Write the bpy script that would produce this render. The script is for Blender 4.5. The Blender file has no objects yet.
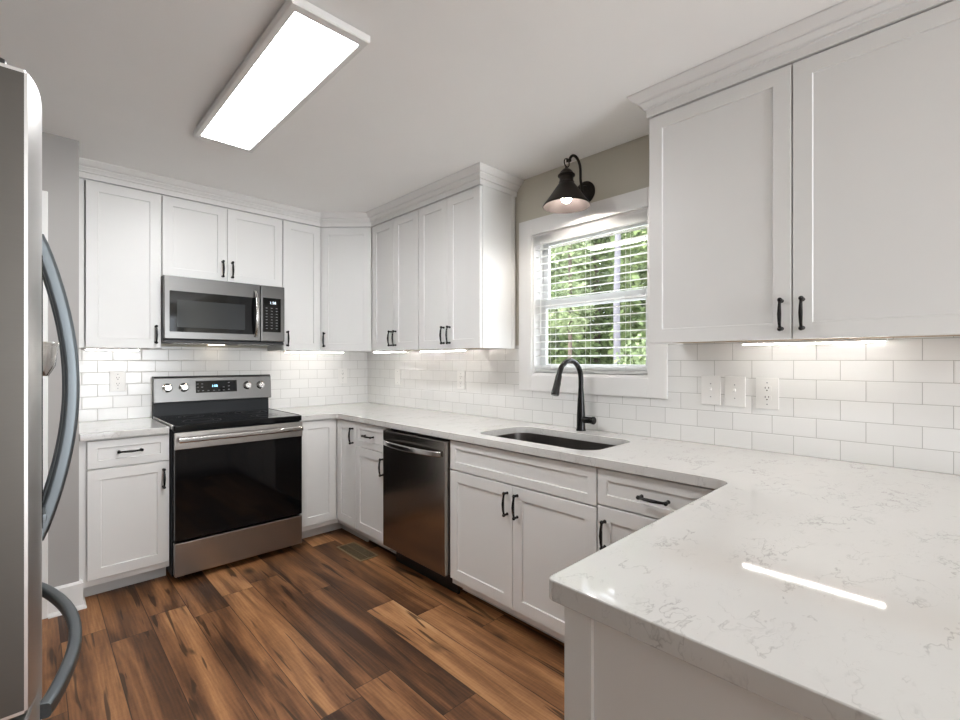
import bpy, bmesh, math, random
from math import pi, sin, cos, radians
from mathutils import Vector, Matrix

scene = bpy.context.scene
COL = scene.collection
random.seed(7)

# ------------------------------------------------------------------ camera
cam_d = bpy.data.cameras.new('camera')
cam_d.sensor_width = 36.0
cam_d.lens = 36.0 * 466.31 / 960.0
cam_d.clip_start = 0.02
cam_d.clip_end = 200
cam_d.shift_x = -0.0002
cam_d.shift_y = 0.0005
cam = bpy.data.objects.new('camera', cam_d)
COL.objects.link(cam)
cam.location = (-2.27464, -3.87767, 1.30293)
cam.rotation_euler = (pi / 2, 0, radians(-43.944))
scene.camera = cam

# ------------------------------------------------------------------ world, sun, exposure
scene.view_settings.view_transform = 'Standard'
scene.view_settings.look = 'None'
scene.view_settings.gamma = 1.0
scene.view_settings.use_curve_mapping = False
scene.view_settings.exposure = 0.24
world = bpy.data.worlds.new('sky')
scene.world = world
world.use_nodes = True
wn = world.node_tree
wn.nodes.clear()
w_out = wn.nodes.new('ShaderNodeOutputWorld')
w_bg = wn.nodes.new('ShaderNodeBackground')
w_bg.inputs['Color'].default_value = (0.86, 0.93, 1.0, 1)
w_bg.inputs['Strength'].default_value = 6.0
wn.links.new(w_bg.outputs[0], w_out.inputs[0])

sun_d = bpy.data.lights.new('sun', 'SUN')
sun_d.energy = 8.0
sun_d.angle = radians(1.0)
sun_d.color = (1.0, 0.95, 0.86)
sun = bpy.data.objects.new('sun', sun_d)
COL.objects.link(sun)
sun.rotation_euler = Vector((0.75, -0.12, -0.75)).to_track_quat('-Z', 'Y').to_euler()

# unseen fill lamp added behind the camera, tilted up to brighten the ceiling
def rear_fill(loc, rot, sx, sy, energy):
    d = bpy.data.lights.new('rear_fill', 'AREA')
    d.shape = 'RECTANGLE'
    d.size, d.size_y, d.energy = sx, sy, energy
    d.color = (0.95, 0.98, 1.0)
    o = bpy.data.objects.new('rear_fill', d)
    COL.objects.link(o)
    o.location, o.rotation_euler = loc, rot
rear_fill((-0.95, -8.15, 1.10), (pi / 2 + radians(42), 0, 0), 1.5, 2.1, 105)
PANEL_E = 30.0
BAR_E = 58.0
BULB_E = 240.0

# ------------------------------------------------------------------ material helpers
class NT:
    def __init__(self, name):
        self.m = bpy.data.materials.new(name)
        self.m.use_nodes = True
        self.t = self.m.node_tree
        self.n = self.t.nodes
        self.b = self.n['Principled BSDF']
        self.out = self.n['Material Output']

    def node(self, typ, **kw):
        nd = self.n.new('ShaderNode' + typ)
        for k, v in kw.items():
            if k in nd.inputs.keys():
                self.set(nd.inputs[k], v)
            else:
                setattr(nd, k, v)
        return nd

    def set(self, sock, v):
        if isinstance(v, bpy.types.NodeSocket):
            self.t.links.new(v, sock)
        else:
            if isinstance(v, tuple) and len(v) == 3 and sock.type == 'RGBA':
                v = v + (1,)
            sock.default_value = v

    def math(self, op, a, b=None, c=None):
        nd = self.n.new('ShaderNodeMath')
        nd.operation = op
        self.set(nd.inputs[0], a)
        if b is not None:
            self.set(nd.inputs[1], b)
        if c is not None:
            self.set(nd.inputs[2], c)
        return nd.outputs[0]

    def mix(self, f, a, b, blend='MIX'):
        nd = self.n.new('ShaderNodeMix')
        nd.data_type = 'RGBA'
        nd.blend_type = blend
        self.set(nd.inputs[0], f)
        self.set(nd.inputs[6], a)
        self.set(nd.inputs[7], b)
        return nd.outputs[2]

    def ramp(self, f, stops):
        nd = self.n.new('ShaderNodeValToRGB')
        els = nd.color_ramp.elements
        while len(els) < len(stops):
            els.new(0.5)
        for e, (p, c) in zip(els, stops):
            e.position = p
            e.color = (c + (1,)) if isinstance(c, tuple) else (c, c, c, 1)
        self.set(nd.inputs[0], f)
        return nd.outputs[0]

    def coord(self):
        return self.node('TexCoord').outputs['Object']

    def xyz(self, v):
        s = self.node('SeparateXYZ')
        self.set(s.inputs[0], v)
        return s.outputs[0], s.outputs[1], s.outputs[2]

    def comb(self, x, y, z):
        s = self.node('CombineXYZ')
        for i, v in enumerate((x, y, z)):
            self.set(s.inputs[i], v)
        return s.outputs[0]

    def noise(self, v, scale, detail=2.0, rough=0.5, dist=0.0, out='Fac'):
        nd = self.node('TexNoise')
        self.set(nd.inputs['Vector'], v)
        nd.inputs['Scale'].default_value = scale
        nd.inputs['Detail'].default_value = detail
        nd.inputs['Roughness'].default_value = rough
        nd.inputs['Distortion'].default_value = dist
        return nd.outputs[out]

    def bump(self, h, strength, dist):
        nd = self.node('Bump')
        self.set(nd.inputs['Height'], h)
        nd.inputs['Strength'].default_value = strength
        nd.inputs['Distance'].default_value = dist
        self.t.links.new(nd.outputs[0], self.b.inputs['Normal'])

    def base(self, **kw):
        for k, v in kw.items():
            self.set(self.b.inputs[k.replace('_', ' ')], v)


def plain(name, col, rough=0.5, metal=0.0, grain=0.0, gscale=60, **kw):
    t = NT(name)
    t.base(Base_Color=col, Roughness=rough, Metallic=metal, **kw)
    if grain:
        t.bump(t.noise(t.coord(), gscale, 3), grain, 0.002)
    return t.m


def paint(name, col, rough):
    t = NT(name)
    n = t.noise(t.coord(), 3.0, 3)
    c2 = tuple(x * 0.96 for x in col)
    t.base(Base_Color=t.mix(n, col, c2), Roughness=rough)
    t.bump(t.noise(t.coord(), 220, 2), 0.06, 0.001)
    return t.m


def emitter(name, col, e):
    t = NT(name)
    t.base(Base_Color=col, Emission_Color=col, Emission_Strength=e, Roughness=0.5)
    return t.m


def brushed(name, col, rough, axis):
    """stainless steel, brushed along one object axis"""
    t = NT(name)
    mp = t.node('Mapping')
    t.set(mp.inputs['Vector'], t.coord())
    s = [700.0, 700.0, 700.0]
    s[axis] = 6.0
    mp.inputs['Scale'].default_value = s
    n = t.noise(mp.outputs[0], 1.0, 3, 0.6)
    t.base(Base_Color=t.mix(n, col, tuple(c * 0.95 for c in col)), Metallic=1.0,
           Roughness=t.math('ADD', rough - 0.02, t.math('MULTIPLY', n, 0.04)))
    return t.m


def tile_mat(name, axis, u0, z0):
    """3x6 white subway tile in running bond; u0 = a joint of the bottom row"""
    t = NT(name)
    x, y, z = t.xyz(t.coord())
    u = x if axis == 'x' else t.math('MULTIPLY', y, -1.0)
    w, h, g = 0.1545, 0.0778, 0.0011
    v = t.math('DIVIDE', t.math('SUBTRACT', z, z0), h)
    row = t.math('FLOOR', t.math('ADD', v, 100.0))
    off = t.math('MULTIPLY', t.math('MODULO', row, 2.0), 0.5)
    uu = t.math('ADD', t.math('DIVIDE', t.math('SUBTRACT', u, u0), w), t.math('ADD', off, 100.0))
    fu = t.math('FRACT', uu)
    fv = t.math('FRACT', t.math('ADD', v, 100.0))
    du = t.math('MULTIPLY', t.math('MINIMUM', fu, t.math('SUBTRACT', 1.0, fu)), w)
    dv = t.math('MULTIPLY', t.math('MINIMUM', fv, t.math('SUBTRACT', 1.0, fv)), h)
    d = t.math('MINIMUM', du, dv)
    face = t.ramp(t.math('MULTIPLY', d, 200.0), [(g * 200 * 0.75, 0.0), (g * 200 * 1.25, 1.0)])
    wn_ = t.node('TexWhiteNoise', noise_dimensions='2D')
    t.set(wn_.inputs['Vector'], t.comb(t.math('FLOOR', uu), row, 0.0))
    tint = t.mix(wn_.outputs['Value'], (0.755, 0.75, 0.735), (0.79, 0.785, 0.77))
    t.base(Base_Color=t.mix(face, (0.42, 0.41, 0.39), tint),
           Roughness=t.math('SUBTRACT', 0.8, t.math('MULTIPLY', face, 0.62)))
    edge = t.ramp(t.math('MULTIPLY', d, 100.0), [(0.05, 0.0), (0.45, 1.0)])
    hgt = t.math('ADD', edge, t.math('MULTIPLY', t.noise(t.coord(), 9, 1), 0.12))
    t.bump(hgt, 0.35, 0.0015)
    return t.m


def plank_mat():
    t = NT('plank_floor')
    x, y, z = t.xyz(t.coord())
    W, L = 0.165, 1.22
    xr = t.math('DIVIDE', t.math('ADD', x, 20 * W + 1.35), W)
    col_i = t.math('FLOOR', xr)
    fx = t.math('FRACT', xr)
    wn1 = t.node('TexWhiteNoise', noise_dimensions='1D')
    t.set(wn1.inputs['W'], col_i)
    yr = t.math('ADD', t.math('DIVIDE', t.math('ADD', y, 40.0), L), t.math('MULTIPLY', wn1.outputs['Value'], 7.31))
    row_i = t.math('FLOOR', yr)
    fy = t.math('FRACT', yr)
    wn2 = t.node('TexWhiteNoise', noise_dimensions='2D')
    t.set(wn2.inputs['Vector'], t.comb(col_i, row_i, 0.0))
    rnd = wn2.outputs['Value']
    rc = wn2.outputs['Color']
    r1, r2, r3 = t.xyz(rc)
    # coordinates running with the plank, different for each plank
    ox = t.math('ADD', x, t.math('MULTIPLY', r1, 37.0))
    oy = t.math('ADD', y, t.math('MULTIPLY', r2, 53.0))
    vlong = t.comb(t.math('MULTIPLY', ox, 1.0), t.math('MULTIPLY', oy, 0.09), r3)
    vmid = t.comb(ox, t.math('MULTIPLY', oy, 0.11), r3)
    broad = t.noise(vmid, 7.5, 3, 0.5, 0.9)
    fine = t.noise(vlong, 150.0, 4, 0.7)
    streak = t.noise(t.comb(ox, t.math('MULTIPLY', oy, 0.035), r3), 38.0, 3, 0.6)
    # cathedral rings
    wv = t.node('TexWave', wave_type='BANDS', bands_direction='X')
    t.set(wv.inputs['Vector'], t.comb(ox, t.math('MULTIPLY', oy, 0.10), 0.0))
    wv.inputs['Scale'].default_value = 22.0
    wv.inputs['Distortion'].default_value = 9.0
    wv.inputs['Detail'].default_value = 2.0
    wv.inputs['Detail Scale'].default_value = 0.8
    rings = wv.outputs['Fac']
    # fine cross saw marks
    saw = t.noise(t.comb(t.math('MULTIPLY', ox, 0.12), oy, r3), 130.0, 1, 0.5)
    # cracks and knots
    crack = t.noise(t.comb(ox, t.math('MULTIPLY', oy, 0.07), r3), 26.0, 2, 0.5, 0.6)
    crk = t.ramp(crack, [(0.33, 1.0), (0.375, 0.0)])
    vor = t.node('TexVoronoi', feature='F1')
    t.set(vor.inputs['Vector'], t.comb(t.math('MULTIPLY', ox, 1.9), t.math('MULTIPLY', oy, 1.1), r3))
    vor.inputs['Scale'].default_value = 1.5
    kn = t.ramp(vor.outputs['Distance'], [(0.03, 1.0), (0.11, 0.0)])
    tone = t.math('ADD', t.math('MULTIPLY', broad, 1.95), t.math('MULTIPLY', rnd, 0.72))
    tone = t.math('ADD', tone, t.math('MULTIPLY', fine, 0.42))
    tone = t.math('ADD', tone, t.math('MULTIPLY', streak, 0.45))
    tone = t.math('ADD', tone, t.math('MULTIPLY', rings, 0.07))
    tone = t.math('ADD', tone, t.math('MULTIPLY', saw, 0.10))
    tone = t.math('MULTIPLY', t.math('SUBTRACT', tone, 1.36), 0.84)
    colr = t.ramp(tone, [(0.02, (0.046, 0.019, 0.009)), (0.28, (0.14, 0.060, 0.025)),
                         (0.52, (0.285, 0.128, 0.052)), (0.74, (0.47, 0.235, 0.102)), (1.0, (0.60, 0.345, 0.17))])
    dark = t.math('MAXIMUM', t.math('MULTIPLY', crk, 0.75), t.math('MULTIPLY', kn, 0.85))
    colr = t.mix(dark, colr, (0.018, 0.009, 0.005))
    # seams
    ex = t.math('MULTIPLY', t.math('MINIMUM', fx, t.math('SUBTRACT', 1.0, fx)), W)
    ey = t.math('MULTIPLY', t.math('MINIMUM', fy, t.math('SUBTRACT', 1.0, fy)), L)
    e = t.math('MINIMUM', ex, ey)
    seam = t.ramp(t.math('MULTIPLY', e, 100.0), [(0.08, 1.0), (0.22, 0.0)])
    colr = t.mix(t.math('MULTIPLY', seam, 0.85), colr, (0.02, 0.01, 0.006))
    t.base(Base_Color=colr, Roughness=t.math('ADD', 0.36, t.math('MULTIPLY', fine, 0.22)), Specular_IOR_Level=0.35)
    h = t.math('SUBTRACT', t.math('ADD', t.math('MULTIPLY', fine, 0.5), t.math('MULTIPLY', saw, 0.3)),
               t.math('ADD', t.math('MULTIPLY', seam, 1.2), t.math('MULTIPLY', crk, 0.5)))
    t.bump(h, 0.22, 0.002)
    return t.m


def quartz_mat():
    t = NT('quartz')
    co = t.coord()
    mp = t.node('Mapping')
    t.set(mp.inputs['Vector'], co)
    mp.inputs['Rotation'].default_value = (0, 0, radians(35))
    mp.inputs['Scale'].default_value = (1.0, 1.75, 1.0)
    v = mp.outputs[0]
    warp = t.noise(v, 9.0, 4, 0.6, 0, 'Color')
    vw = t.node('VectorMath', operation='MULTIPLY_ADD')
    t.set(vw.inputs[0], warp)
    vw.inputs[1].default_value = (0.16, 0.16, 0.16)
    t.set(vw.inputs[2], v)
    a = t.noise(vw.outputs[0], 7.5, 3, 0.6)
    line = t.math('ABSOLUTE', t.math('SUBTRACT', a, 0.5))
    vein = t.ramp(line, [(0.0, 1.0), (0.0085, 0.45), (0.022, 0.0)])
    mask = t.ramp(t.noise(v, 5.5, 3, 0.6), [(0.46, 0.0), (0.62, 1.0)])
    b = t.noise(vw.outputs[0], 26.0, 2, 0.6)
    line2 = t.math('ABSOLUTE', t.math('SUBTRACT', b, 0.47))
    vein2 = t.ramp(line2, [(0.0, 1.0), (0.012, 0.0)])
    mask2 = t.ramp(t.noise(v, 8.0, 3, 0.6), [(0.50, 0.0), (0.66, 1.0)])
    f = t.math('ADD', t.math('MULTIPLY', t.math('MULTIPLY', vein, mask), 0.58),
               t.math('MULTIPLY', t.math('MULTIPLY', vein2, mask2), 0.42))
    cloud = t.noise(v, 3.0, 4, 0.6)
    basec = t.mix(cloud, (0.68, 0.67, 0.648), (0.61, 0.60, 0.58))
    t.base(Base_Color=t.mix(f, basec, (0.27, 0.26, 0.25)), Roughness=0.042)
    return t.m


def glass_mat(name, tint=(1, 1, 1), refl=1.0):
    t = NT(name)
    t.n.remove(t.b)
    tr = t.node('BsdfTransparent', Color=tint)
    gl = t.node('BsdfGlossy', Roughness=0.01)
    lw = t.node('LayerWeight', Blend=0.5)
    fr = t.math('ADD', 0.04, t.math('MULTIPLY', t.math('POWER', lw.outputs['Facing'], 5.0), 0.96))
    mx = t.node('MixShader')
    t.set(mx.inputs[0], t.math('MULTIPLY', fr, refl))
    t.set(mx.inputs[1], tr.outputs[0])
    t.set(mx.inputs[2], gl.outputs[0])
    t.set(t.out.inputs['Surface'], mx.outputs[0])
    return t.m


def leaf_mat(name, c1, c2):
    t = NT(name)
    n = t.noise(t.coord(), 1.3, 4, 0.7)
    f = t.ramp(n, [(0.32, 0.0), (0.68, 1.0)])
    c = t.mix(f, c1, c2)
    df = t.node('BsdfDiffuse', Color=c)
    tl = t.node('BsdfTranslucent', Color=c)
    mx = t.node('MixShader', Fac=0.35)
    t.set(mx.inputs[1], df.outputs[0])
    t.set(mx.inputs[2], tl.outputs[0])
    t.set(t.out.inputs['Surface'], mx.outputs[0])
    return t.m


def bark_mat(name, c1, c2):
    t = NT(name)
    x, y, z = t.xyz(t.coord())
    n = t.noise(t.comb(x, y, t.math('MULTIPLY', z, 0.25)), 22, 4, 0.65)
    t.base(Base_Color=t.mix(n, c1, c2), Roughness=0.9)
    t.bump(n, 0.8, 0.02)
    return t.m


M = {}
M['cab'] = paint('cabinet_white', (0.78, 0.775, 0.76), 0.36)
M['cabin'] = plain('cabinet_box_white', (0.70, 0.69, 0.67), 0.45, grain=0.05)
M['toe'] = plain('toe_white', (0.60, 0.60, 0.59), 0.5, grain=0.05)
M['maple'] = None
M['trim'] = paint('trim_white', (0.80, 0.79, 0.775), 0.35)
M['wallg'] = paint('greige_paint', (0.56, 0.53, 0.45), 0.7)
M['wallj'] = paint('grey_paint', (0.40, 0.385, 0.37), 0.7)
M['walll'] = paint('pale_paint', (0.66, 0.65, 0.63), 0.7)
M['ceil'] = paint('ceiling_paint', (0.92, 0.91, 0.895), 0.85)
M['floor'] = plank_mat()
M['quartz'] = quartz_mat()
M['tile_r'] = tile_mat('subway_tile_side', 'y', 2.6169, 0.914)
M['tile_b'] = tile_mat('subway_tile_back', 'x', -1.965, 0.914)
M['steel'] = brushed('stainless_horizontal', (0.165, 0.162, 0.158), 0.30, 0)
M['steel_d'] = brushed('stainless_drawer', (0.40, 0.375, 0.35), 0.30, 0)
M['steel_v'] = brushed('stainless_vertical', (0.40, 0.385, 0.37), 0.27, 2)
M['steel_fr'] = plain('stainless_fridge', (0.60, 0.59, 0.58), 0.34, 1.0, grain=0.003)
M['dw'] = brushed('stainless_dark', (0.36, 0.335, 0.31), 0.20, 0)
M['edge'] = brushed('coated_steel_edge', (0.105, 0.097, 0.088), 0.45, 0)
M['chrome'] = plain('polished_steel', (0.62, 0.61, 0.60), 0.18, 1.0, grain=0.02)
M['sinksteel'] = brushed('sink_steel', (0.23, 0.21, 0.20), 0.32, 1)
M['fhandle'] = plain('fridge_handle_metal', (0.135, 0.15, 0.16), 0.42, 1.0, grain=0.02)
M['bglass'] = plain('black_glass', (0.004, 0.004, 0.0045), 0.05, 0.0, grain=0.004, Specular_IOR_Level=0.32)
M['bglass2'] = plain('smoked_glass', (0.030, 0.033, 0.035), 0.09, 0.0, grain=0.004, Specular_IOR_Level=0.35)
M['bplast'] = plain('black_plastic', (0.012, 0.012, 0.013), 0.4, grain=0.05)
M['dkgrey'] = plain('dark_grey_panel', (0.016, 0.018, 0.021), 0.4, grain=0.03, Specular_IOR_Level=0.2)
M['black'] = plain('black_metal', (0.012, 0.011, 0.011), 0.27, 0.5, grain=0.04)
M['bronze'] = plain('dark_bronze', (0.022, 0.017, 0.014), 0.38, 0.7, grain=0.05)
M['bronze_in'] = plain('shade_inside', (0.034, 0.027, 0.025), 0.45, 0.3, grain=0.05)
M['plate'] = plain('white_plastic', (0.78, 0.77, 0.75), 0.3, grain=0.02)
M['slot'] = plain('dark_slot', (0.03, 0.03, 0.03), 0.6, grain=0.02)
_t = NT('blind_white')
_t.base(Base_Color=(0.92, 0.92, 0.91), Roughness=0.4)
_tl = _t.node('BsdfTranslucent', Color=(0.95, 0.95, 0.94, 1))
_mx = _t.node('MixShader', Fac=0.62)
_t.set(_mx.inputs[1], _t.b.outputs[0])
_t.set(_mx.inputs[2], _tl.outputs[0])
_t.set(_t.out.inputs['Surface'], _mx.outputs[0])
M['blind'] = _t.m
M['vinyl'] = plain('vinyl_white', (0.80, 0.81, 0.81), 0.35, grain=0.03)
M['glass'] = glass_mat('window_glass')
M['panel_e'] = emitter('panel_light', (0.985, 0.99, 1.0), PANEL_E)
M['bar_e'] = emitter('bar_light', (1.0, 0.965, 0.92), BAR_E)
M['bulb_e'] = emitter('bulb_light', (1.0, 0.93, 0.85), BULB_E)
M['hood_e'] = emitter('cooktop_lamp', (1.0, 0.85, 0.65), 5.0)
M['clock'] = emitter('clock_digits', (0.35, 0.72, 1.0), 3.0)
M['clockw'] = emitter('clock_digits_white', (0.75, 0.85, 0.95), 1.2)
M['mark'] = plain('grey_print', (0.30, 0.31, 0.32), 0.5, grain=0.02)
M['ring'] = plain('ring_print', (0.03, 0.03, 0.032), 0.4, grain=0.02)
M['markd'] = plain('dark_print', (0.06, 0.06, 0.06), 0.5, grain=0.02)
M['brass'] = plain('bronze_vent', (0.26, 0.19, 0.105), 0.45, 0.4, grain=0.05)
M['cord'] = plain('blind_cord', (0.75, 0.74, 0.71), 0.7, grain=0.02)
M['ground'] = plain('leaf_litter', (0.11, 0.085, 0.055), 0.95, grain=0.6, gscale=9)
_t = NT('maple_ply')
_x, _y, _z = _t.xyz(_t.coord())
_n = _t.noise(_t.comb(_x, _t.math('MULTIPLY', _y, 0.08), _z), 40, 3, 0.6)
_t.base(Base_Color=_t.mix(_n, (0.50, 0.34, 0.20), (0.38, 0.25, 0.14)), Roughness=0.5)
M['maple'] = _t.m


# ------------------------------------------------------------------ mesh helpers
def fillet(poly, radii, n=8):
    out = []
    N = len(poly)
    for i in range(N):
        p = Vector(poly[i]).to_2d()
        r = radii[i] if isinstance(radii, (list, tuple)) else radii
        if r <= 0:
            out.append((p.x, p.y))
            continue
        a = (Vector(poly[i - 1]).to_2d() - p)
        b = (Vector(poly[(i + 1) % N]).to_2d() - p)
        a.normalize(); b.normalize()
        half = math.acos(max(-1, min(1, a.dot(b)))) / 2
        d = r / math.tan(half)
        c = p + (a + b).normalized() * (r / sin(half))
        s = p + a * d - c
        e = p + b * d - c
        a0 = math.atan2(s.y, s.x)
        da = math.atan2(s.x * e.y - s.y * e.x, s.dot(e))
        for k in range(n + 1):
            t = a0 + da * k / n
            out.append((c.x + r * cos(t), c.y + r * sin(t)))
    return out


class MB:
    def __init__(self):
        self.bm = bmesh.new()

    def _merge(self, tmp):
        me = bpy.data.meshes.new('tmp')
        tmp.to_mesh(me)
        tmp.free()
        self.bm.from_mesh(me)
        bpy.data.meshes.remove(me)

    def box(self, x0, x1, y0, y1, z0, z1, bev=0.0, seg=2):
        tmp = bmesh.new()
        bmesh.ops.create_cube(tmp, size=1.0)
        for v in tmp.verts:
            v.co = Vector((x0 + (v.co.x + .5) * (x1 - x0), y0 + (v.co.y + .5) * (y1 - y0), z0 + (v.co.z + .5) * (z1 - z0)))
        if bev > 0:
            bmesh.ops.bevel(tmp, geom=tmp.edges[:], offset=bev, segments=seg, affect='EDGES', profile=0.5)
        self._merge(tmp)
        return self

    def rings(self, rings, close_first=True, close_last=True, loop=True):
        vs = [[self.bm.verts.new(p) for p in r] for r in rings]
        n = len(vs[0])
        for a, b in zip(vs, vs[1:]):
            for i in range(n if loop else n - 1):
                j = (i + 1) % n
                try:
                    self.bm.faces.new((a[i], a[j], b[j], b[i]))
                except ValueError:
                    pass
        if close_first:
            self.bm.faces.new(list(reversed(vs[0])))
        if close_last:
            self.bm.faces.new(vs[-1])
        return self

    def slab(self, outer, z0, z1, holes=(), bev=0.0):
        """horizontal slab from a 2D outline with holes"""
        tmp = bmesh.new()
        eds = []
        for loop in [outer] + list(holes):
            vs = [tmp.verts.new((p[0], p[1], z0)) for p in loop]
            for i in range(len(vs)):
                eds.append(tmp.edges.new((vs[i], vs[(i + 1) % len(vs)])))
        bmesh.ops.triangle_fill(tmp, edges=eds, use_beauty=True)
        r = bmesh.ops.extrude_face_region(tmp, geom=tmp.faces[:])
        vv = [g for g in r['geom'] if isinstance(g, bmesh.types.BMVert)]
        for v in vv:
            v.co.z = z1
        bmesh.ops.recalc_face_normals(tmp, faces=tmp.faces[:])
        if bev > 0:
            es = [e for e in tmp.edges if len(e.link_faces) == 2 and e.calc_face_angle() > radians(60)
                  and abs(e.verts[0].co.z - e.verts[1].co.z) < 1e-6]
            bmesh.ops.bevel(tmp, geom=es, offset=bev, segments=3, affect='EDGES', profile=0.5)
        self._merge(tmp)
        return self

    def prism(self, poly, axis, a, b):
        """extrude a 2D polygon along axis between a and b.  axis x: poly=(y,z); y: (x,z); z: (x,y)"""
        def P(p, t):
            return {'x': (t, p[0], p[1]), 'y': (p[0], t, p[1]), 'z': (p[0], p[1], t)}[axis]
        return self.rings([[P(p, a) for p in poly], [P(p, b) for p in poly]])

    def tube(self, pts, r, n=12, flat=1.0, up=None):
        pts = [Vector(p) for p in pts]
        rs = r if isinstance(r, (list, tuple)) else [r] * len(pts)
        tang = []
        for i in range(len(pts)):
            d = pts[min(i + 1, len(pts) - 1)] - pts[max(i - 1, 0)]
            tang.append(d.normalized())
        nrm = Vector(up) if up else tang[0].orthogonal()
        rg = []
        for p, t, rad in zip(pts, tang, rs):
            nrm = (nrm - t * nrm.dot(t)).normalized()
            b = t.cross(nrm)
            rg.append([p + nrm * rad * cos(2 * pi * k / n) + b * rad * flat * sin(2 * pi * k / n) for k in range(n)])
        return self.rings(rg)

    def rect_sweep(self, pts, w, h, up, bev=0.2):
        """rounded-rectangle section swept along pts; h along 'up', w across"""
        pts = [Vector(p) for p in pts]
        nrm = Vector(up)
        sec = fillet([(-w / 2, -h / 2), (w / 2, -h / 2), (w / 2, h / 2), (-w / 2, h / 2)], min(w, h) * bev, 3)
        rg = []
        for i, p in enumerate(pts):
            t = (pts[min(i + 1, len(pts) - 1)] - pts[max(i - 1, 0)]).normalized()
            b = t.cross(nrm).normalized()
            u = b.cross(t)
            rg.append([p + b * s[0] + u * s[1] for s in sec])
        return self.rings(rg)

    def lathe(self, prof, c=(0, 0, 0), axis='z', n=28, close=True):
        rg = []
        for r, h in prof:
            ring = []
            for k in range(n):
                a = 2 * pi * k / n
                x, y = r * cos(a), r * sin(a)
                p = {'z': (x, y, h), 'y': (y, h, x), 'x': (h, x, y)}[axis]
                ring.append(Vector(c) + Vector(p))
            rg.append(ring)
        return self.rings(rg, close, close)

    def sphere(self, c, r, sc=(1, 1, 1), u=16, v=10):
        tmp = bmesh.new()
        bmesh.ops.create_uvsphere(tmp, u_segments=u, v_segments=v, radius=r)
        for w in tmp.verts:
            w.co = Vector((w.co.x * sc[0], w.co.y * sc[1], w.co.z * sc[2])) + Vector(c)
        self._merge(tmp)
        return self

    def torus(self, c, R, r, axis='y', n=24, m=10):
        pts = []
        rg = []
        for i in range(n):
            a = 2 * pi * i / n
            ring = []
            for k in range(m):
                b = 2 * pi * k / m
                q = (R + r * cos(b))
                x, z, y = q * cos(a), q * sin(a), r * sin(b)
                p = {'y': (x, y, z), 'x': (y, x, z), 'z': (x, z, y)}[axis]
                ring.append(self.bm.verts.new(Vector(c) + Vector(p)))
            rg.append(ring)
        for i in range(n):
            for k in range(m):
                self.bm.faces.new((rg[i][k], rg[(i + 1) % n][k], rg[(i + 1) % n][(k + 1) % m], rg[i][(k + 1) % m]))
        return self

    def build(self, name, mat, parent=None, smooth=32):
        bm = self.bm
        bmesh.ops.recalc_face_normals(bm, faces=bm.faces[:])
        me = bpy.data.meshes.new(name)
        bm.to_mesh(me)
        bm.free()
        me.materials.append(mat)
        if smooth:
            me.shade_smooth()
            me.set_sharp_from_angle(angle=radians(smooth))
        o = bpy.data.objects.new(name, me)
        COL.objects.link(o)
        if smooth:
            w = o.modifiers.new('weighted_normal', 'WEIGHTED_NORMAL')
            w.keep_sharp = True
        if parent:
            o.parent = parent
        return o


def tag(o, label, cat, group=None):
    o['label'] = label
    o['category'] = cat
    if group:
        o['group'] = group
    return o


def thing(name, label, cat, loc=(0, 0, 0), rz=0.0, group=None):
    o = bpy.data.objects.new(name, None)
    o.empty_display_size = 0.1
    COL.objects.link(o)
    o.location = loc
    o.rotation_euler = (0, 0, rz)
    return tag(o, label, cat, group)


def structure(o):
    o['kind'] = 'structure'
    return o


def text(name, s, size, mat, parent, loc, rot, extrude=0.0003, align='CENTER'):
    cu = bpy.data.curves.new(name, 'FONT')
    cu.body = s
    cu.size = size
    cu.extrude = extrude
    cu.align_x = align
    cu.align_y = 'CENTER'
    tmp = bpy.data.objects.new('tmp', cu)
    COL.objects.link(tmp)
    dg = bpy.context.evaluated_depsgraph_get()
    me = bpy.data.meshes.new_from_object(tmp.evaluated_get(dg))
    bpy.data.objects.remove(tmp)
    bpy.data.curves.remove(cu)
    me.transform(Matrix.Translation(loc) @ rot.to_matrix().to_4x4() if hasattr(rot, 'to_matrix') else Matrix.Translation(loc))
    me.materials.clear()
    me.materials.append(mat)
    o = bpy.data.objects.new(name, me)
    COL.objects.link(o)
    o.parent = parent
    return o


from mathutils import Euler
FRONT = Euler((pi / 2, 0, 0))       # text facing local -Y

# ------------------------------------------------------------------ the setting
CEIL = 2.459
XJ, YJ = -2.092, -0.645              # corner of the projecting wall
XL = -3.12
YR = -8.0
b = MB(); b.box(XL - .1, 0.12, YR - .1, 0.12, -0.12, 0.0)
structure(b.build('floor', M['floor'], smooth=0))
b = MB(); b.box(XL - .1, 0.12, YR - .1, 0.12, CEIL, CEIL + 0.12)
structure(b.build('ceiling', M['ceil'], smooth=0))
b = MB(); b.box(XJ, 0.12, 0.0, 0.12, 0, CEIL)
structure(b.build('wall_back', M['wallg'], smooth=0))
b = MB(); b.box(XL, XJ, YJ, 0.12, 0, CEIL)
structure(b.build('wall_corner', M['wallj'], smooth=0))
b = MB(); b.box(XL - .1, XL, YR, 0.12, 0, CEIL)
structure(b.build('wall_left', M['wallj'], smooth=0))
WY0, WY1, WZ0, WZ1 = -2.765, -1.995, 1.212, 2.086     # window opening
b = MB()
b.box(0, .12, YR, WY0, 0, CEIL)
b.box(0, .12, WY1, 0, 0, CEIL)
b.box(0, .12, WY0, WY1, 0, WZ0)
b.box(0, .12, WY0, WY1, WZ1, CEIL)
structure(b.build('wall_right', M['wallg'], smooth=0))
b = MB()
b.box(XL, -1.7, YR - .1, YR, 0, CEIL)
b.box(-0.15, 0, YR - .1, YR, 0, CEIL)
b.box(-1.7, -0.15, YR - .1, YR, 2.2, CEIL)  # opening invented so the added lamp outside can shine in
structure(b.build('wall_rear', M['walll'], smooth=0))

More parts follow.
